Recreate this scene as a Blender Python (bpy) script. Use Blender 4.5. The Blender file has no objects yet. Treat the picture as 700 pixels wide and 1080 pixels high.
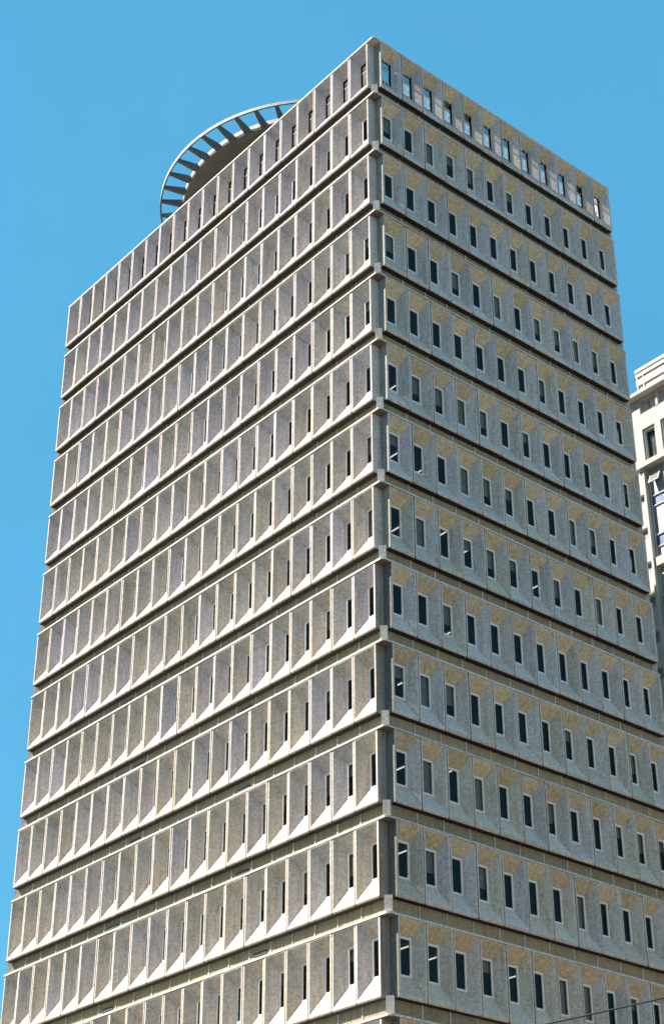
import bpy, math, random
from mathutils import Vector, Matrix
random.seed(11)
R = math.radians
scene = bpy.context.scene
COL = scene.collection

# ------------------------------------------------------------------ helpers
class MB:
    """collects faces of one mesh; every face has a material slot and a 'tone' (per-panel colour of the cast concrete)"""
    def __init__(s):
        s.v, s.f, s.m, s.t = [], [], [], []
    def face(s, pts, mat=0, tone=0.5):
        b = len(s.v)
        s.v.extend(tuple(p) for p in pts)
        s.f.append(tuple(range(b, b + len(pts)))); s.m.append(mat); s.t.append(tone)
    def box(s, x0, x1, y0, y1, z0, z1, mat=0, tone=0.5, tf=None):
        P = [(x0,y0,z0),(x1,y0,z0),(x1,y1,z0),(x0,y1,z0),(x0,y0,z1),(x1,y0,z1),(x1,y1,z1),(x0,y1,z1)]
        if tf: P = [tf(*p) for p in P]
        for q in ((3,2,1,0),(4,5,6,7),(0,1,5,4),(1,2,6,5),(2,3,7,6),(3,0,4,7)):
            s.face([P[i] for i in q], mat, tone)
    def prism(s, poly, z0, z1, mat=0, tone=0.5, caps=True):
        n = len(poly)
        for i in range(n):
            a, b = poly[i], poly[(i+1) % n]
            s.face([(a[0],a[1],z0),(b[0],b[1],z0),(b[0],b[1],z1),(a[0],a[1],z1)], mat, tone)
        if caps:
            s.face([(p[0],p[1],z1) for p in poly], mat, tone)
            s.face([(p[0],p[1],z0) for p in reversed(poly)], mat, tone)
    def tube(s, pts, r, n=8, mat=0):
        rings = []
        for i, p in enumerate(pts):
            p = Vector(p); a = Vector(pts[max(i-1,0)]); b = Vector(pts[min(i+1,len(pts)-1)])
            d = (b-a).normalized(); up = Vector((0,0,1)) if abs(d.z) < .95 else Vector((1,0,0))
            x = d.cross(up).normalized(); y = x.cross(d)
            rr = r[i] if isinstance(r, (list, tuple)) else r
            rings.append([p + rr*(math.cos(2*math.pi*k/n)*x + math.sin(2*math.pi*k/n)*y) for k in range(n)])
        for a, b in zip(rings, rings[1:]):
            for k in range(n):
                s.face([a[k], a[(k+1)%n], b[(k+1)%n], b[k]], mat)
        s.face(rings[0], mat); s.face(list(reversed(rings[-1])), mat)
    def build(s, name, mats, parent=None, loc=None):
        me = bpy.data.meshes.new(name)
        me.from_pydata(s.v, [], s.f)
        for m in (mats if isinstance(mats, (list, tuple)) else [mats]): me.materials.append(m)
        me.polygons.foreach_set('material_index', s.m)
        at = me.attributes.new('tone', 'FLOAT', 'FACE'); at.data.foreach_set('value', s.t)
        me.validate(); me.update()
        o = bpy.data.objects.new(name, me); COL.objects.link(o)
        if parent: o.parent = parent
        if loc: o.location = loc
        return o

def empty(name, loc=(0,0,0)):
    o = bpy.data.objects.new(name, None); COL.objects.link(o); o.location = loc; o.empty_display_size = 1
    return o
def tag(o, label=None, cat=None, group=None, kind=None):
    if label: o['label'] = label
    if cat: o['category'] = cat
    if group: o['group'] = group
    if kind: o['kind'] = kind
    return o

# ------------------------------------------------------------------ materials
def newmat(name):
    m = bpy.data.materials.new(name); m.use_nodes = True
    nt = m.node_tree; nt.nodes.clear()
    return m, nt, nt.nodes, nt.links
def mixc(N, L, fac, a, b, mode='MIX'):
    n = N.new('ShaderNodeMix'); n.data_type = 'RGBA'; n.blend_type = mode
    for sock, val in ((n.inputs[0], fac), (n.inputs[6], a), (n.inputs[7], b)):
        if hasattr(val, 'node'): L.new(val, sock)
        elif isinstance(val, (int, float)): sock.default_value = val
        else: sock.default_value = (*val, 1)
    return n.outputs[2]
def ramp(N, L, src, a, b):
    n = N.new('ShaderNodeMapRange'); n.inputs[1].default_value = a; n.inputs[2].default_value = b
    L.new(src, n.inputs[0]); return n.outputs[0]
def noise(N, L, vec, scale, detail=3, rough=.55):
    n = N.new('ShaderNodeTexNoise'); n.inputs['Scale'].default_value = scale
    n.inputs['Detail'].default_value = detail; n.inputs['Roughness'].default_value = rough
    L.new(vec, n.inputs['Vector']); return n.outputs[0]

def concrete(name, cool, warm, dark, bump=.4, streak=.6, mottle=.38, speck=.6):
    m, nt, N, L = newmat(name)
    out = N.new('ShaderNodeOutputMaterial'); b = N.new('ShaderNodeBsdfPrincipled'); L.new(b.outputs[0], out.inputs[0])
    tc = N.new('ShaderNodeTexCoord'); pos = tc.outputs['Object']
    at = N.new('ShaderNodeAttribute'); at.attribute_name = 'tone'
    mp = N.new('ShaderNodeMapping'); mp.inputs['Scale'].default_value = (5.5, 5.5, .45); L.new(pos, mp.inputs[0])
    st = noise(N, L, mp.outputs[0], 1.0, 5, .65)
    big = noise(N, L, pos, .35, 4, .6)
    mid = noise(N, L, pos, 2.6, 5, .65)
    fine = noise(N, L, pos, 26, 3, .8)
    grain = noise(N, L, pos, 9, 2, .7)
    # cool to warm: panel tone plus broad patches
    add = N.new('ShaderNodeMath'); add.operation = 'ADD'; L.new(at.outputs['Fac'], add.inputs[0])
    sub = N.new('ShaderNodeMath'); sub.operation = 'MULTIPLY_ADD'; L.new(big, sub.inputs[0]); sub.inputs[1].default_value = 1.6; sub.inputs[2].default_value = -.8
    L.new(sub.outputs[0], add.inputs[1])
    col = mixc(N, L, ramp(N, L, add.outputs[0], .1, .95), cool, warm)
    f1 = N.new('ShaderNodeMath'); f1.operation = 'MULTIPLY'; L.new(ramp(N, L, st, .48, .74), f1.inputs[0]); f1.inputs[1].default_value = streak
    col = mixc(N, L, f1.outputs[0], col, dark)
    f2 = N.new('ShaderNodeMath'); f2.operation = 'MULTIPLY'; L.new(ramp(N, L, mid, .5, .8), f2.inputs[0]); f2.inputs[1].default_value = mottle
    col = mixc(N, L, f2.outputs[0], col, dark)
    sp = N.new('ShaderNodeMath'); sp.operation = 'MULTIPLY_ADD'; L.new(grain, sp.inputs[0]); sp.inputs[1].default_value = 2*speck; sp.inputs[2].default_value = 1-speck
    sp2 = N.new('ShaderNodeMath'); sp2.operation = 'MULTIPLY_ADD'; L.new(fine, sp2.inputs[0]); sp2.inputs[1].default_value = speck; sp2.inputs[2].default_value = 1-speck/2
    pr = N.new('ShaderNodeMath'); pr.operation = 'MULTIPLY'; L.new(sp.outputs[0], pr.inputs[0]); L.new(sp2.outputs[0], pr.inputs[1])
    fr = N.new('ShaderNodeMath'); fr.operation = 'MULTIPLY'; fr.inputs[1].default_value = 23.7; L.new(at.outputs['Fac'], fr.inputs[0])
    fq = N.new('ShaderNodeMath'); fq.operation = 'FRACT'; L.new(fr.outputs[0], fq.inputs[0])
    fv = N.new('ShaderNodeMath'); fv.operation = 'MULTIPLY_ADD'; L.new(fq.outputs[0], fv.inputs[0]); fv.inputs[1].default_value = .22; fv.inputs[2].default_value = .89
    pr2 = N.new('ShaderNodeMath'); pr2.operation = 'MULTIPLY'; L.new(pr.outputs[0], pr2.inputs[0]); L.new(fv.outputs[0], pr2.inputs[1]); pr = pr2
    hs = N.new('ShaderNodeHueSaturation'); L.new(pr.outputs[0], hs.inputs['Value']); L.new(col, hs.inputs['Color'])
    L.new(hs.outputs[0], b.inputs['Base Color'])
    b.inputs['Roughness'].default_value = .9; b.inputs['Specular IOR Level'].default_value = .25
    bp = N.new('ShaderNodeBump'); bp.inputs['Strength'].default_value = bump; bp.inputs['Distance'].default_value = .03
    L.new(mid, bp.inputs['Height']); L.new(bp.outputs[0], b.inputs['Normal'])
    return m

def plain(name, col, rough=.6, metal=0, var=.25, scale=3):
    m, nt, N, L = newmat(name)
    out = N.new('ShaderNodeOutputMaterial'); b = N.new('ShaderNodeBsdfPrincipled'); L.new(b.outputs[0], out.inputs[0])
    tc = N.new('ShaderNodeTexCoord'); n = noise(N, L, tc.outputs['Object'], scale, 4, .6)
    lo = tuple(c*(1-var) for c in col); hi = tuple(min(1, c*(1+var)) for c in col)
    L.new(mixc(N, L, ramp(N, L, n, .3, .7), lo, hi), b.inputs['Base Color'])
    b.inputs['Roughness'].default_value = rough; b.inputs['Metallic'].default_value = metal
    return m

def glass(name, tint, refl=1.0):
    m, nt, N, L = newmat(name)
    out = N.new('ShaderNodeOutputMaterial'); mx = N.new('ShaderNodeMixShader'); L.new(mx.outputs[0], out.inputs[0])
    t = N.new('ShaderNodeBsdfTransparent'); t.inputs[0].default_value = (*tint, 1)
    g = N.new('ShaderNodeBsdfGlossy'); g.inputs['Roughness'].default_value = .02; g.inputs[0].default_value = (1, .93, .9, 1)
    fr = N.new('ShaderNodeFresnel'); fr.inputs[0].default_value = 1.5
    mu = N.new('ShaderNodeMath'); mu.operation = 'MULTIPLY'; mu.inputs[1].default_value = refl; L.new(fr.outputs[0], mu.inputs[0])
    L.new(mu.outputs[0], mx.inputs[0]); L.new(t.outputs[0], mx.inputs[1]); L.new(g.outputs[0], mx.inputs[2])
    return m
def whitened(name, clear, whiten, amount):
    m, nt, N, L = newmat(name)
    out = N.new('ShaderNodeOutputMaterial'); mx = N.new('ShaderNodeMixShader'); L.new(mx.outputs[0], out.inputs[0])
    t = N.new('ShaderNodeBsdfTransparent'); t.inputs[0].default_value = (*clear, 1)
    d = N.new('ShaderNodeBsdfTranslucent'); d.inputs[0].default_value = (*whiten, 1)
    mx.inputs[0].default_value = amount; L.new(t.outputs[0], mx.inputs[1]); L.new(d.outputs[0], mx.inputs[2])
    return m
def lamp(name, col, s):
    m, nt, N, L = newmat(name)
    out = N.new('ShaderNodeOutputMaterial'); e = N.new('ShaderNodeEmission'); L.new(e.outputs[0], out.inputs[0])
    e.inputs[0].default_value = (*col, 1); e.inputs[1].default_value = s
    return m

M = {
 'precast':  concrete('precast_concrete', (.55,.46,.45), (.545,.445,.355), (.26,.205,.165)),
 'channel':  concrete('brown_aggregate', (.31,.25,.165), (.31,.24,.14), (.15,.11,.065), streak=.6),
 'tan':      concrete('tan_aggregate', (.53,.42,.285), (.51,.39,.245), (.25,.185,.11), streak=.6, mottle=.35),
 'slab':     concrete('slab_concrete', (.54,.46,.44), (.54,.455,.37), (.29,.25,.21), streak=.3, mottle=.3),
 'grime_shade':    concrete('grime_shade_concrete', (.32,.265,.245), (.30,.25,.19), (.13,.105,.085), streak=.8),  # lower-storey grime, and notch shade put into the colour
 'deep_shade':   concrete('deep_shade_concrete', (.17,.14,.125), (.17,.14,.11), (.09,.08,.07)),  # dark colour holds the shade under slabs and on the deep notch wall
 'under_shade':     concrete('under_shade_concrete', (.034,.034,.034), (.034,.032,.029), (.02,.02,.018)),  # near-black stands in for shade under the panels
 'disc':     concrete('soffit_plaster', (.125,.125,.125), (.125,.12,.11), (.07,.07,.07), streak=.2),
 'fin':      concrete('fin_shade_grey', (.085,.10,.115), (.085,.095,.105), (.05,.055,.06), streak=.2),  # dark blue-grey carries the shade on ring fins and rim underside
 'cast':     concrete('painted_concrete', (.42,.42,.42), (.42,.41,.38), (.28,.28,.28), streak=.2),
 'frame':    plain('window_aluminium', (.70,.65,.62), .45, 0, .12),
 'glass':    glass('window_glass', (.56,.55,.53), .5),
 'clear':    whitened('sunlit_white_glass', (.97,.95,.95), (.70,.66,.68), .18),  # translucent white puts the sunlit sills behind into the lower panes
 'tinted':   glass('tinted_screen_glass', (.75,.60,.60), 1.0),
 'hazy':     plain('screen_infill_panel', (.40,.35,.38), .8, 0, .15),
 'blind':    plain('roller_blind', (.46,.44,.38), .9, 0, .15),
 'inside':   plain('interior_paint', (.24,.225,.21), .9, 0, .15, .6),
 'deck':     plain('roof_gravel', (.48,.46,.42), .95, 0, .3, 6),
 'tube':     lamp('fluorescent_tube', (1,.98,.92), .5),
 'cream':    concrete('cream_stone', (.38,.355,.335), (.38,.35,.315), (.28,.26,.24), streak=.3, mottle=.25, speck=.12),
 'pinkish':  concrete('pinkish_stone', (.46,.38,.36), (.46,.37,.33), (.34,.28,.26), streak=.3, mottle=.3, speck=.12),
 'beige':    concrete('beige_panel', (.36,.32,.27), (.37,.31,.25), (.24,.2,.17), streak=.3),
 'lavender': plain('grey_blind_panel', (.22,.21,.24), .7, 0, .2, 2),
 'bluepanel':plain('blue_spandrel', (.13,.16,.27), .25, 0, .25, 1.3),
 'paleglass':plain('pale_sheer_curtain', (.30,.32,.36), .5, 0, .25, 1.1),
 'dark':     plain('dark_interior', (.03,.032,.03), .6, 0, .3),
 'curtain':  plain('curtain_cloth', (.55,.52,.48), .9, 0, .3, 2.2),
 'black':    plain('cable_rubber', (.012,.012,.012), .6, 0, .2),
 'wood':     plain('pole_timber', (.13,.09,.06), .9, 0, .3),
 'ceramic':  plain('insulator_ceramic', (.3,.16,.1), .3, 0, .1),
 'rowpink':  concrete('row_pink_stone', (.60,.52,.49), (.60,.51,.46), (.42,.36,.32), streak=.3),
 'rowtan':   concrete('row_tan_stone', (.60,.53,.46), (.60,.52,.43), (.42,.36,.3), streak=.3),
 'ground':   plain('ground_paving', (.06,.05,.04), .95, 0, .2, .08),
 'asphalt':  plain('asphalt', (.06,.06,.058), .95, 0, .25, .8),
 'pave':     plain('pavement_slabs', (.22,.20,.165), .95, 0, .2, .5),
 'paint':    plain('road_paint', (.75,.74,.70), .8, 0, .1),
}

# ------------------------------------------------------------------ the tower
H = 3.7                      # storey height
CAMZ = 1.7
ZR = CAMZ + 63.84            # roof height
G = .466                     # corner notch
NL, NR = 20, 12
PL, PR = 1.3646, 1.3836
WX, WY = 2*G + NL*PL, 2*G + NR*PR
NST = 16
FIN = .17
CH = .335                     # recess of the channel between storeys
HB = 3.07                    # height of a storey's panel

def f_s(u, n, z): return (-WX + u, -n, z)
def f_e(u, n, z): return (n, u, z)
def f_n(u, n, z): return (-u, WY + n, z)
def f_w(u, n, z): return (-WX - n, WY - u, z)
SIDES = [(f_s, NL, PL, WX), (f_e, NR, PR, WY), (f_n, NL, PL, WX), (f_w, NR, PR, WY)]
WT, WB = -.65, -2.16            # window head and sill
# long faces have deeper, narrower windows than the short faces: (window width, recess depth)
WIN = {0: (.63, .45), 1: (.68, .43), 2: (.63, .45), 3: (.68, .43)}
TS = .09                      # thickness of the slab edge

tower = tag(empty('office_tower', (0, 0, 0)),
            'tall grey concrete office tower with deep tapered window bays and a ringed roof disc', 'tower')

def outline(n, chs):
    """building outline offset outwards by n, corners S-E, E-N, N-W, W-S cut by chs"""
    x0, x1, y0, y1 = -WX - n, n, -n, WY + n
    a, b, c, d = chs
    return [(x0+d, y0), (x1-a, y0), (x1, y0+a), (x1, y1-b), (x1-b, y1), (x0+c, y1), (x0, y1-c), (x0, y0+d)]

def bay(m, F, side, u0, u1, z, tone, left_end, right_end):
    WW, D = WIN[side]
    j = random.uniform(-.013, .013)
    a0, a1 = u0 + FIN/2, u1 - FIN/2
    um = (u0+u1)/2; w0, w1 = um - WW/2, um + WW/2
    zt, zb, zs, zl = -.135, -2.93, -TS, -3.02
    g = .024
    p = lambda u, n, zz: F(u, n + j, z + zz)
    def q(a, b, c, d, mat=0, t=None): m.face([p(*a), p(*b), p(*c), p(*d)], mat, tone if t is None else t)
    # fin faces, head rail, lip
    q((u0+g,0,zb),(a0,0,zb),(a0,0,zs),(u0+g,0,zs))
    q((a1,0,zb),(u1-g,0,zb),(u1-g,0,zs),(a1,0,zs))
    q((a0,0,zt),(a1,0,zt),(a1,0,zs),(a0,0,zs))
    q((u0+g,0,zl),(u1-g,0,zl),(u1-g,0,zb),(u0+g,0,zb))
    q((u0+g,-.05,-HB),(u1-g,-.05,-HB),(u1-g,0,zl),(u0+g,0,zl))
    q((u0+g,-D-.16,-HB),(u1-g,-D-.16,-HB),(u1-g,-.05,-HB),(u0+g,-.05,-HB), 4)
    # open joint between two panels
    for s, e in ((u0, 1), (u1, -1)):
        if (e == 1 and left_end) or (e == -1 and right_end):
            q((s,0,zl),(s+e*g,0,zl),(s+e*g,0,zs),(s,0,zs)) if e == 1 else q((s+e*g,0,zl),(s,0,zl),(s,0,zs),(s+e*g,0,zs))
            continue
        x = s + e*g
        if e == 1: q((x,-.14,zl),(x,0,zl),(x,0,zs),(x,-.14,zs)); q((s,-.14,-HB),(x,-.14,-HB),(x,-.14,zs),(s,-.14,zs))
        else:      q((x,0,zl),(x,-.14,zl),(x,-.14,zs),(x,0,zs)); q((x,-.14,-HB),(s,-.14,-HB),(s,-.14,zs),(x,-.14,zs))
    # splayed recess
    tv = lambda: min(1, max(0, tone + random.uniform(-.25, .25)))
    q((a0,0,zb),(w0,-D,WB),(w0,-D,WT),(a0,0,zt), 0, tv())
    q((w1,-D,WB),(a1,0,zb),(a1,0,zt),(w1,-D,WT), 0, tv())
    q((w0,-D,WT),(w1,-D,WT),(a1,0,zt),(a0,0,zt), side % 2, tv())
    q((a0,0,zb),(a1,0,zb),(w1,-D,WB),(w0,-D,WB), 2, tv())
    # straight jamb
    B = -D-(.14 if side % 2 == 0 else .1)
    q((w0,-D,WB),(w0,B,WB),(w0,B,WT),(w0,-D,WT)); q((w1,B,WB),(w1,-D,WB),(w1,-D,WT),(w1,B,WT))
    q((w0,B,WT),(w1,B,WT),(w1,-D,WT),(w0,-D,WT)); q((w0,-D,WB),(w1,-D,WB),(w1,B,WB),(w0,B,WB))
    # inner face of the panel
    q((u0,B,-HB),(u0,B,zs),(w0,B,zs),(w0,B,-HB), 3); q((w1,B,-HB),(w1,B,zs),(u1,B,zs),(u1,B,-HB), 3)
    q((w0,B,WT),(w0,B,zs),(w1,B,zs),(w1,B,WT), 3); q((w0,B,-HB),(w0,B,WB),(w1,B,WB),(w1,B,-HB), 3)

for k in range(NST):
    z = ZR - k*H
    top = k == 0
    m = MB()
    rowt = random.uniform(-.08, .08) + .045*min(k, 12) - .2
    for side, (F, n, p, W) in enumerate(SIDES):
        for i in range(n):
            t = min(1, max(0, .42 + rowt + random.choice((-1, 1))*random.uniform(.02, .34)))
            bay(m, F, side, G + i*p, G + (i+1)*p, z, t, i == 0, i == n-1)
        # end returns of the panels: notch walls, coloured for grime and for the deeper wall's shade
        t = random.uniform(.3, .6)
        for s, back in ((G, False), (W-G, True)):
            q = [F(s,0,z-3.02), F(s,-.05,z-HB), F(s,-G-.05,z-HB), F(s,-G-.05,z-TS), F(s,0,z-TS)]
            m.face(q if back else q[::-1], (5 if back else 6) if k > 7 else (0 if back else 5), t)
    facade = m.build('storey_facade', [M['precast'], M['tan'], M['slab'], M['cast'] if top else M['inside'], M['under_shade'], M['grime_shade'], M['deep_shade']], tower)
    if top: facade['label'] = 'topmost storey, an open screen with sky behind its windows'
    # projecting slab over the panels
    m = MB()
    out = outline(.03, (.1, G+.02, G+.02, G+.02))
    if top:
        inn = outline(-.62, (.02, .02, .02, .02))
        z0, z1 = z-TS, z
        nn = len(out)
        for i in range(nn):
            a, b, c, d = out[i], out[(i+1)%nn], inn[(i+1)%nn], inn[i]
            m.face([(a[0],a[1],z0),(b[0],b[1],z0),(b[0],b[1],z1),(a[0],a[1],z1)])
            m.face([(d[0],d[1],z1),(c[0],c[1],z1),(c[0],c[1],z0),(d[0],d[1],z0)])
            m.face([(a[0],a[1],z1),(b[0],b[1],z1),(c[0],c[1],z1),(d[0],d[1],z1)])
            m.face([(a[0],a[1],z0),(d[0],d[1],z0),(c[0],c[1],z0),(b[0],b[1],z0)])
    else:
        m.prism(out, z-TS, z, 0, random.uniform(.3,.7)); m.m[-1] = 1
    m.build('slab_edge', [M['slab'], M['deep_shade']], facade)
    # recessed channel under the panels, with a rib at every panel joint and a block at each corner
    m = MB()
    zc0, zc1 = z - H, z - HB + .002
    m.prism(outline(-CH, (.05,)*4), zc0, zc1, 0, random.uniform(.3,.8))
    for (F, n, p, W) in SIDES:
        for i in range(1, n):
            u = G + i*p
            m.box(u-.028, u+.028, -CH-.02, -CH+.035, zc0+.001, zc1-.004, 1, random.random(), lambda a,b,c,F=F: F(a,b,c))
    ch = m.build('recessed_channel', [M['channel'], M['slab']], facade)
    if k > 4:
        for i in (7, 14):
            u = G + (i + random.choice((0, 1)) - .5)*PL
            v_ = MB(); v_.box(u-.42, u+.42, -CH-.02, -CH+.03, zc0+.22, zc0+.36, 0, .5, lambda a,b,c: f_s(a,b,c)); v_.build('vent_slot', M['dark'], facade)
    for (cx, cy, sx, sy, ext) in ((0,0,-1,1,.15), (0,WY,-1,-1,.27), (-WX,WY,1,-1,.27), (-WX,0,1,1,.27)):
        c = Vector((cx + sx*ext, cy + sy*ext)); d = Vector((sx, sy)).normalized(); e = Vector((-d.y, d.x))
        P = [c - e*.15, c + e*.15, c + e*.15 + d*.7, c - e*.15 + d*.7]
        if (P[1]-P[0]).x*(P[2]-P[0]).y - (P[1]-P[0]).y*(P[2]-P[0]).x < 0: P.reverse()
        m = MB(); m.prism([(v.x, v.y) for v in P], zc0 + .001, zc1 + .03, 0, .6)
        m.build('corner_block', M['precast'], facade)

# --- windows: the hundred nearest ones are parts, the rest one mesh
CAM = Vector((44.3704, -39.8271, CAMZ))
spots = []
for k in range(NST):
    for s, (F, n, p, W) in enumerate(SIDES):
        for i in range(n):
            c = Vector(F(G + (i+.5)*p, -WIN[s][1]-(.045 if s % 2 == 0 else .02), ZR - k*H + (WT+WB)/2))
            spots.append((k, s, i, c))
def win_faces(m, WW, T, blind, trans=(), frame_mat=0, pane_mat=1):
    """a window in local axes: x along the wall, y inwards, z up; T maps to space"""
    w, h, b = WW/2, (WT-WB)/2, .09
    e = .002
    m.box(-w+e, -w+b, -.03, .03, -h+e, h-e, frame_mat, .5, T); m.box(w-b, w-e, -.03, .03, -h+e, h-e, frame_mat, .5, T)
    m.box(-w+b, w-b, -.03, .03, h-b, h-e, frame_mat, .5, T); m.box(-w+b, w-b, -.03, .03, -h+e, -h+b, frame_mat, .5, T)
    for zz in trans: m.box(-w+b, w-b, -.025, .025, zz-.02, zz+.02, frame_mat, .5, T)
    if pane_mat is not None: pane_faces(m, WW, T, pane_mat)
    if blind: blind_faces(m, WW, T, blind, 2)
def pane_faces(m, WW, T, mat=0):
    w, h, b = WW/2, (WT-WB)/2, .09
    m.face([T(-w+b,0,-h+b), T(w-b,0,-h+b), T(w-b,0,h-b), T(-w+b,0,h-b)], mat)
def blind_faces(m, WW, T, amount, mat=0):
    w, h = WW/2, (WT-WB)/2
    m.box(-w-.04, w+.04, .10, .108, h+.02-amount*(2*h+.03), h+.02, mat, .5, T)
ID = lambda x, y, z: (x, y, z)
def pick_blind(k, s): return random.choice((1, .6, .6, .35, .35)) if random.random() < .36 else 0

def screen_y(c):   # how low a window sits in view; only windows the frame shows can be among the hundred
    return (c - CAM).length
view = []
CM = Matrix(((0.63902024, 0.76918699, 0.00212003), (-0.38038319, 0.3184055, -0.86828945), (-0.66855198, 0.55404811, 0.49605336)))
FPX, CXP, CYP = 1784.45, 341.637, 591.453
for sp in spots:
    k, s, i, c = sp
    if s > 1 or k == 0: continue
    q = CM @ (c - CAM); u, v = CXP + FPX*q.x/q.z, CYP + FPX*q.y/q.z
    if 0 < u < 700 and 0 < v < 1080:
        nrm = Vector((0,-1,0)) if s == 0 else Vector((1,0,0))
        vd = (CAM - c); t = abs(vd.x/vd.y) if s == 0 else abs(vd.y/vd.x)
        WW, D = WIN[s]
        vis = max(.02, WW - max(0, (D+.025)*t - (PL-FIN-WW)/2))   # width left in view beside the fin
        area = vis*abs(nrm.dot(vd.normalized()))/q.z**2
        view.append((area, k, s, i))
view.sort(reverse=True)
near = set(x[1:] for x in view[:100])
ang = {0: 0, 1: math.pi/2, 2: math.pi, 3: -math.pi/2}
protos, mbl = {}, {}
for sd in (0, 1):
    mf = MB(); win_faces(mf, WIN[sd][0], ID, 0, pane_mat=None)
    mp = MB(); pane_faces(mp, WIN[sd][0], ID)
    w = mf.build('window', M['frame'], tower); g_ = mp.build('pane', M['glass'], w)
    protos[sd] = [w, g_, True]
    for a in (1, .6, .35):
        x = MB(); blind_faces(x, WIN[sd][0], ID, a); ob = x.build('blind', M['blind']); mbl[sd, a] = ob.data; bpy.data.objects.remove(ob)
rest, scr = MB(), MB()
for (k, s, i, c) in spots:
    rot = Matrix.Rotation(ang[s], 3, 'Z')
    T = lambda x, y, z, c=c, rot=rot: tuple(c + rot @ Vector((x, y, z)))
    if k == 0:
        win_faces(scr, WIN[s][0], T, 0, (.2,), pane_mat=None)
        w_, h_ = WIN[s][0]/2-.09, (WT-WB)/2-.09
        for a_, b_, mt in ((-h_, .18, 1), (.22, h_, 2)):
            if s % 2 == 0: mt = 3      # blank infill panels on the long faces
            scr.face([T(-w_,0,a_), T(w_,0,a_), T(w_,0,b_), T(-w_,0,b_)], mt); continue
    bl = pick_blind(k, s)
    if (k, s, i) in near:
        w, g_, first = protos[s]
        if first: protos[s][2] = False
        else:
            w = w.copy(); COL.objects.link(w); g_ = g_.copy(); COL.objects.link(g_)
            w.parent = tower; g_.parent = w
        w.location = c; w.rotation_euler = (0, 0, ang[s])
        if bl:
            b_ = bpy.data.objects.new('blind', mbl[s, bl]); COL.objects.link(b_); b_.parent = w
    else:
        win_faces(rest, WIN[s][0], T, bl)
tag(rest.build('far_windows', [M['frame'], M['glass'], M['blind']], tower), kind='stuff')
scr.build('screen_windows', [M['precast'], M['clear'], M['tinted'], M['hazy']], tower)

# --- core, roof deck, lobby
m = MB(); m.box(-WX+5.5, -5.5, 5.0, WY-5.0, 0, ZR-H-.15); m.build('lift_core', M['inside'], tower)
m = MB(); m.face([(-WX+.56,.56,ZR-H+.02), (-.56,.56,ZR-H+.02), (-.56,WY-.56,ZR-H+.02), (-WX+.56,WY-.56,ZR-H+.02)])
m.build('roof_deck', M['deck'], tower)
zl = ZR - NST*H
for x, y in [(-WX+.6+i*(WX-1.2)/5, yy) for i in range(6) for yy in (.6, WY-.6)] + [(xx, .6+j*(WY-1.2)/3) for j in (1, 2) for xx in (-WX+.6, -.6)]:
    m = MB(); m.box(x-.45, x+.45, y-.45, y+.45, .12, zl); m.build('lobby_column', M['precast'], tower)
m = MB(); m.prism(outline(-2.2, (.02,)*4), .12, zl-.004); m.build('lobby_glazing', M['dark'], tower)

# --- strip lights on the ceilings behind the right-hand face
for k in range(4, 14):
    z = ZR - k*H - TS
    for q, y in enumerate((1.0, 2.9, 4.7, 6.6, 8.8, 11.5)):
        if random.random() < (.95, .85, .6, .4, .25, .1)[q]:
            y += random.uniform(-.2, .2); x0 = -1.0 - random.choice((0, .4, .8))
            m = MB(); m.box(x0-1.5, x0, y-.02, y+.02, z-.17, z-.13, 0); m.box(x0-1.5, x0, y-.05, y+.05, z-.13, z-.002, 1)
            m.build('ceiling_light', [M['tube'], M['frame']], tower)

# --- roof disc with its ring of fins
CX, CY, RO, RI, ZD = -14.3, 8.4, 9.29, 7.95, ZR + 2.62
def ringpoly(r, n=144): return [(CX + r*math.cos(2*math.pi*i/n), CY + r*math.sin(2*math.pi*i/n)) for i in range(n)]
m = MB(); m.prism(ringpoly(RI), ZD, ZD+.34)
disc = m.build('roof_disc', M['disc'], tower)
m = MB(); m.prism(ringpoly(RI+.03), ZD+.12, ZD+.40, caps=False)
a, b = ringpoly(RI+.03), ringpoly(RI-.02)
for zz, fl in ((ZD+.12, 1), (ZD+.40, 0)):
    for i in range(144):
        q = [(*a[i],zz), (*a[(i+1)%144],zz), (*b[(i+1)%144],zz), (*b[i],zz)]
        m.face(q[::-1] if fl else q)
m.build('disc_fascia', M['slab'], disc)
m = MB()
a, b = ringpoly(RO), ringpoly(RO-.09)
z0, z1 = ZD+.04, ZD+.24
for i in range(144):
    j = (i+1) % 144
    m.face([(*a[i],z0),(*a[j],z0),(*a[j],z1),(*a[i],z1)]); m.face([(*b[j],z0),(*b[i],z0),(*b[i],z1),(*b[j],z1)])
    m.face([(*a[i],z1),(*a[j],z1),(*b[j],z1),(*b[i],z1)]); m.face([(*a[j],z0),(*a[i],z0),(*b[i],z0),(*b[j],z0)], 1)
m.build('rim', [M['slab'], M['fin']], disc)
for i in range(48):
    th = R(-91.9 + i*7.5); c_, s_ = math.cos(th), math.sin(th)
    tf = lambda r, t, z: (CX + r*c_ - t*s_, CY + r*s_ + t*c_, z)
    m = MB()
    r0, r1 = RI+.032, RO-.092
    A = [(r0,-.15,ZD-.06),(r0,.15,ZD-.06),(r0,.15,ZD+.30),(r0,-.15,ZD+.30)]
    B = [(r1,-.075,ZD+.06),(r1,.075,ZD+.06),(r1,.075,ZD+.24),(r1,-.075,ZD+.24)]
    A = [tf(*p) for p in A]; B = [tf(*p) for p in B]
    m.face(A[::-1]); m.face(B)
    for q in range(4): m.face([A[q], A[(q+1)%4], B[(q+1)%4], B[q]])
    m.build('ring_fin', M['fin'], disc)
m = MB(); m.prism([(CX + 5.6*math.cos(2*math.pi*i/64), CY + 5.6*math.sin(2*math.pi*i/64)) for i in range(64)], ZR-H+.02, ZD-.002)
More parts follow.
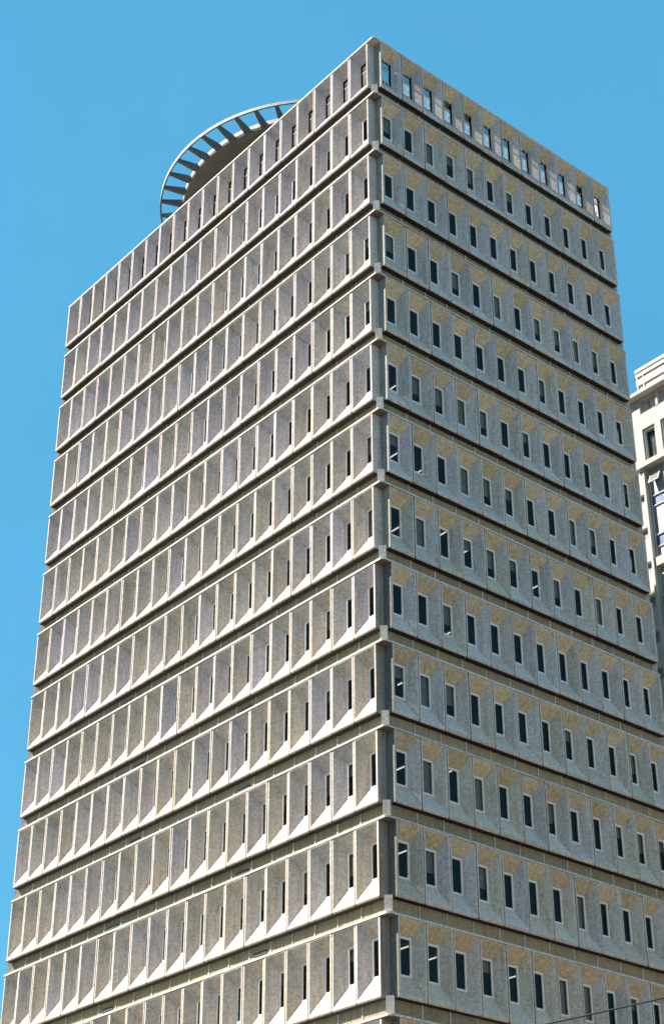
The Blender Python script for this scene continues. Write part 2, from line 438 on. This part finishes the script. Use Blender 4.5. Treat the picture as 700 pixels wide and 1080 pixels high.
m.build('roof_drum', M['cast'], tower)

# ------------------------------------------------------------------ the pale building behind
nb = tag(empty('pale_building', (0, 0, 0)), 'sunlit cream office building with blue glazed bands standing behind the concrete tower', 'building')
YB = 30.0
zz = lambda v: ZR + v
X1 = 6.0
m = MB()
# body of the building, set back behind the facade layers
m.box(-16, X1, YB+.5, YB+20, .12, zz(-2.94), 0)
m.build('wall', M['cream'], nb)
# penthouse
m = MB()
m.box(-9.52, X1, YB+.14, YB+14, zz(-2.93), zz(-.95), 0)
for z0, z1, n in ((-1.18, -.93, 0), (-1.5, -1.18, .05), (-2.16, -1.7, .05), (-2.93, -2.68, .05)):
    m.box(-9.55, X1+.03, YB+n, YB+.139, zz(z0), zz(z1)-.002, 0)
for x in [-9.5] + [-9.03 + 2.6*i for i in range(6)]:
    for z0, z1 in ((-1.698, -1.502), (-2.678, -2.162)): m.box(x, x+.1, YB+.06, YB+.138, zz(z0), zz(z1), 0)
pent = m.build('penthouse', M['cream'], nb)
m = MB()
for z0, z1, mat in ((-1.698, -1.502, 0), (-2.678, -2.162, 1)): m.box(-9.5, X1, YB+.125, YB+.137, zz(z0), zz(z1), mat)
m.build('panel_strip', [M['beige'], M['lavender']], pent)
m = MB(); m.box(-16.1, X1+.2, YB-.5, YB+.6, zz(-3.17), zz(-2.93)); m.build('ledge', M['cream'], nb)
m = MB(); m.box(-10.05, X1+.2, YB-.34, YB+.5, zz(-8.27), zz(-7.99)); m.build('ledge', M['cream'], nb)
# facade layer: horizontal bands and piers in front of the body
m = MB()
F0, F1 = YB, YB+.498
m.box(-16, X1, F0, F1, zz(-5.42), zz(-4.3)); m.box(-16, X1, F0, F1, zz(-3.30), zz(-3.172))
m.box(-16, X1, F0, F1, zz(-7.988), zz(-7.66))
x = -9.72
m.box(-16, -9.44, F0, F1, zz(-4.299), zz(-3.301)); m.box(-16, -9.44, F0, F1, zz(-7.659), zz(-5.421))
for i in range(12):
    xw = -9.44 + 1.42*i
    m.box(xw+1.25, xw+1.42, F0-.03, F1, zz(-4.299), zz(-3.301)); m.box(xw+.96, xw+1.42, F0, F1, zz(-7.659), zz(-5.421))
m.box(-9.72, -9.56, YB-.12, F1, .12, zz(-8.272))
for i in range(9):
    zt = -14.43 - 6.6*i
    m.box(-9.559, X1, F0, F1, max(.12, zz(zt-.56)), zz(zt))
m.build('facade_bands', M['cream'], nb)
for i in range(11):
    xw = -9.44 + 1.42*i
    m = MB(); m.box(xw, xw+1.25, YB+.22, YB+.26, zz(-4.298), zz(-3.302), 0); m.box(xw+.5, xw+.68, YB+.2, YB+.218, zz(-4.1), zz(-3.5), 1)
    m.box(xw, xw+1.25, YB+.08, YB+.218, zz(-4.298), zz(-4.22), 2)
    m.build('upper_window', [M['pinkish'], M['lavender'], M['cream']], nb)
    m = MB()
    b = .09
    m.box(xw+.001, xw+b, YB+.1, YB+.4, zz(-7.655), zz(-5.425)); m.box(xw+.96-b, xw+.959, YB+.1, YB+.4, zz(-7.655), zz(-5.425))
    m.box(xw+b, xw+.96-b, YB+.1, YB+.4, zz(-5.56), zz(-5.425)); m.box(xw+b, xw+.96-b, YB+.1, YB+.4, zz(-7.655), zz(-7.58))
    w = m.build('window', M['cast'], nb)
    m = MB(); m.face([(xw+b,YB+.3,zz(-7.58)),(xw+.96-b,YB+.3,zz(-7.58)),(xw+.96-b,YB+.3,zz(-5.56)),(xw+b,YB+.3,zz(-5.56))])
    m.build('pane', M['glass'], w)
    m = MB()
    m.box(xw+b, xw+.96-b, YB+.47, YB+.49, zz(-7.58), zz(-5.56), 1)
    cx0 = xw+.28 + random.uniform(-.05, .1)
    for q in range(8):
        xa = cx0 + q*.075
        m.box(xa, xa+.06, YB+.40 + .03*(q % 2), YB+.455, zz(-7.56), zz(-5.75), 0)
    m.build('curtain', [M['curtain'], M['dark']], w)
# blue glazed bands
for i in range(9):
    ztop = -8.28 if i == 0 else -14.99 - 6.6*(i-1)
    zbot = -14.43 - 6.6*i
    if zz(zbot) < 1: break
    bands = [(ztop, ztop-.55, 2), (ztop-.55, ztop-1.9, 1), (ztop-1.9, ztop-2.6, 0), (ztop-2.6, ztop-4.6, 1), (ztop-4.6, ztop-5.4, 0), (ztop-5.4, zbot, 1)]
    g = MB(); fr = MB()
    for a, b, mat in bands:
        if b < zbot: b = zbot
        if a <= b: continue
        g.box(-9.5, X1-.05, YB+.30, YB+.36, zz(b)+.003, zz(a)-.003, mat)
        fr.box(-9.5, X1-.05, YB+.22, YB+.299, zz(b), zz(b)+.07)
    xm = -9.5
    while xm < X1-.1:
        fr.box(xm, xm+.06, YB+.16, YB+.218, zz(zbot)+.002, zz(ztop)-.002); xm += 1.18
    cw = g.build('glazed_band', [M['bluepanel'], M['paleglass'], M['beige']], nb)
    fr.build('mullions', M['cast'], cw)
# narrow strip left of the white pier: stone panels and recessed grey windows, turn about
m = MB(); w = MB()
zc = -8.28
while zz(zc) > 3:
    m.box(-16, -9.721, F0+.06, F1, zz(zc-1.55), zz(zc))
    w.box(-16, -9.721, F0+.3, F1, zz(zc-2.3), zz(zc-1.552))
    zc -= 2.302
m.build('stone_panels', M['pinkish'], nb); w.build('strip_windows', M['lavender'], nb)
# white hopper window standing open under the lower ledge
m = MB()
Tq = lambda x, y, z: (-9.3 + x, YB + .18 - .6*(-z)*.7 + y, zz(-8.62) + z)
m.box(0, .78, -.03, .03, -.14, 0, 0, .5, Tq); m.box(0, .78, -.03, .03, -.8, -.71, 0, .5, Tq)
m.box(0, .09, -.03, .03, -.709, -.091, 0, .5, Tq); m.box(.69, .78, -.03, .03, -.709, -.091, 0, .5, Tq)
m.box(.09, .69, -.01, .01, -.709, -.091, 1, .5, Tq)
m.build('open_hopper_window', [M['cream'], M['dark']], nb)

# ------------------------------------------------------------------ overhead cable across the street
p0, p2 = Vector((20.0, -28.5, 5.7)), Vector((33.5, -17.6, 9.2))
A_ = Vector((27.8775, -22.0915, ZR - 57.6405)); B_ = Vector((29.2011, -21.0387, ZR - 57.3678))
dv = (B_ - A_).normalized()
p0 = A_ - dv*9; p2 = B_ + dv*7
pts = []
for i in range(41):
    t = i/40; p = p0.lerp(p2, t); p.z -= .35*4*t*(1-t) - .33; pts.append(p)
m = MB(); m.tube(pts, .013, 6)
tag(m.build('overhead_cable', M['black']), 'thin black cable slanting across the lower right of the tower', 'cable')
for j, (p, lab) in enumerate(((pts[0], 'timber pole carrying the low end of the cable'), (pts[-1], 'timber pole carrying the high end of the cable'))):
    e = tag(empty('utility_pole', (p.x, p.y, 0)), lab, 'pole', 'poles of the overhead cable')
    m = MB(); m.tube([(0,0,0), (0,0,p.z*.5), (0,0,p.z-.12)], [.15,.13,.11], 12); m.build('pole', M['wood'], e)
    m = MB(); m.tube([(0,0,p.z-.12), (0,0,p.z-.05), (0,0,p.z+.02)], [.05,.07,.04], 10); m.build('insulator', M['ceramic'], e)

# ------------------------------------------------------------------ unseen stone blocks, added to bounce warm light onto the right face
for (y0, y1, h, mat, lab) in ((-26, 8, 30, 'rowpink', 'unseen pinkish stone block added to bounce light, the lower one at the street corner'),
                              (9, 46, 42, 'rowtan', 'unseen tan stone block added to bounce light, tallest of its row'),
                              (47, 96, 34, 'rowpink', 'unseen long pinkish stone block added to bounce light, at the far end of the row')):
    e = tag(empty('bounce_building', (56, (y0+y1)/2, 0)), lab, 'building', 'unseen stone blocks added to bounce light')
    hw = (y1-y0)/2
    m = MB(); m.box(.5, 18, -hw+.3, hw-.3, .1, h-.5); m.build('glazing', M['dark'], e)
    m = MB(); nf = int(h/3.8); fh = h/nf; nb_ = int(2*hw/3.4); bw = 2*hw/nb_
    for i in range(nf): m.box(0, .45, -hw, hw, i*fh, i*fh + 1.7)
    m.box(-.3, 18.3, -hw-.1, hw+.1, h-.499, h)
    for i in range(nb_+1):
        for j in range(nf): m.box(.04, .44, max(-hw, -hw+i*bw-.9), min(hw, -hw+i*bw+.9), j*fh+1.701, (j+1)*fh-.002 if j < nf-1 else h-.5)
    m.build('wall', M[mat], e)

# ------------------------------------------------------------------ ground
def slab(name, x0, x1, y0, y1, z, mat, thick=0):
    m = MB()
    if thick: m.box(x0, x1, y0, y1, z-thick, z)
    else: m.face([(x0,y0,z),(x1,y0,z),(x1,y1,z),(x0,y1,z)])
    return tag(m.build(name, mat), kind='structure')
slab('ground', -1500, 1500, -1500, 1500, 0, M['ground'])
slab('road', -400, 400, -26, -14, .004, M['asphalt'])
slab('road', 16, 27, -13.99, 400, .004, M['asphalt'])
slab('pavement', -200, 15.8, -13.8, 26, .12, M['pave'], .119)
m = MB()
for i in range(-40, 40): m.face([(i*6,-20.07,.008),(i*6+3,-20.07,.008),(i*6+3,-19.93,.008),(i*6,-19.93,.008)])
tag(m.build('road_markings', M['paint']), kind='structure')

# ------------------------------------------------------------------ light
EL = R(46); HX, HY = -.62, -.785
sdir = Vector((HX*math.cos(EL), HY*math.cos(EL), math.sin(EL))).normalized()
ld = bpy.data.lights.new('sun', 'SUN'); ld.energy = 5.0; ld.angle = R(.5); ld.color = (1, .96, .85)
lo = bpy.data.objects.new('sun', ld); COL.objects.link(lo); lo.rotation_euler = sdir.to_track_quat('Z', 'Y').to_euler(); lo.location = (0, -60, 120)
wd = bpy.data.worlds.new('World'); scene.world = wd; wd.use_nodes = True
N, L = wd.node_tree.nodes, wd.node_tree.links
N.clear()
sky = N.new('ShaderNodeTexSky'); sky.sky_type = 'NISHITA'; sky.sun_disc = False
sky.sun_elevation = EL; sky.sun_rotation = math.atan2(HX, HY)
sky.air_density = .85; sky.dust_density = 0; sky.ozone_density = 1.0
bg = N.new('ShaderNodeBackground'); bg.inputs[1].default_value = .088
ow = N.new('ShaderNodeOutputWorld')
tint = mixc(N, L, 1.0, sky.outputs[0], (.54,1.08,1.02), 'MULTIPLY'); geo = N.new('ShaderNodeTexCoord'); nz = noise(N, L, geo.outputs['Generated'], 5, 5, .6)
mr = N.new('ShaderNodeMapRange'); mr.inputs[1].default_value = .3; mr.inputs[2].default_value = .7; mr.inputs[3].default_value = .955; mr.inputs[4].default_value = 1.045; L.new(nz, mr.inputs[0])
even = mixc(N, L, .68, tint, (.41, 1.91, 3.22))
hv = N.new('ShaderNodeHueSaturation'); L.new(mr.outputs[0], hv.inputs['Value']); L.new(even, hv.inputs['Color'])
L.new(hv.outputs[0], bg.inputs[0]); L.new(bg.outputs[0], ow.inputs[0])

# ------------------------------------------------------------------ camera
cd = bpy.data.cameras.new('camera'); cam = bpy.data.objects.new('camera', cd); COL.objects.link(cam)
r, d, f = CM[0], CM[1], CM[2]
mw = Matrix(((r[0], -d[0], -f[0], CAM.x), (r[1], -d[1], -f[1], CAM.y), (r[2], -d[2], -f[2], CAM.z), (0, 0, 0, 1)))
cam.matrix_world = mw
cd.sensor_fit = 'VERTICAL'; cd.sensor_height = 24; cd.lens = FPX/1080*24
cd.shift_x = (350-CXP)/1080; cd.shift_y = (CYP-540)/1080
cd.clip_start = .1; cd.clip_end = 5000
scene.camera = cam
scene.view_settings.view_transform = 'Standard'; scene.view_settings.look = 'None'
scene.view_settings.exposure = 1.48; scene.view_settings.gamma = 1
scene.view_settings.use_curve_mapping = False
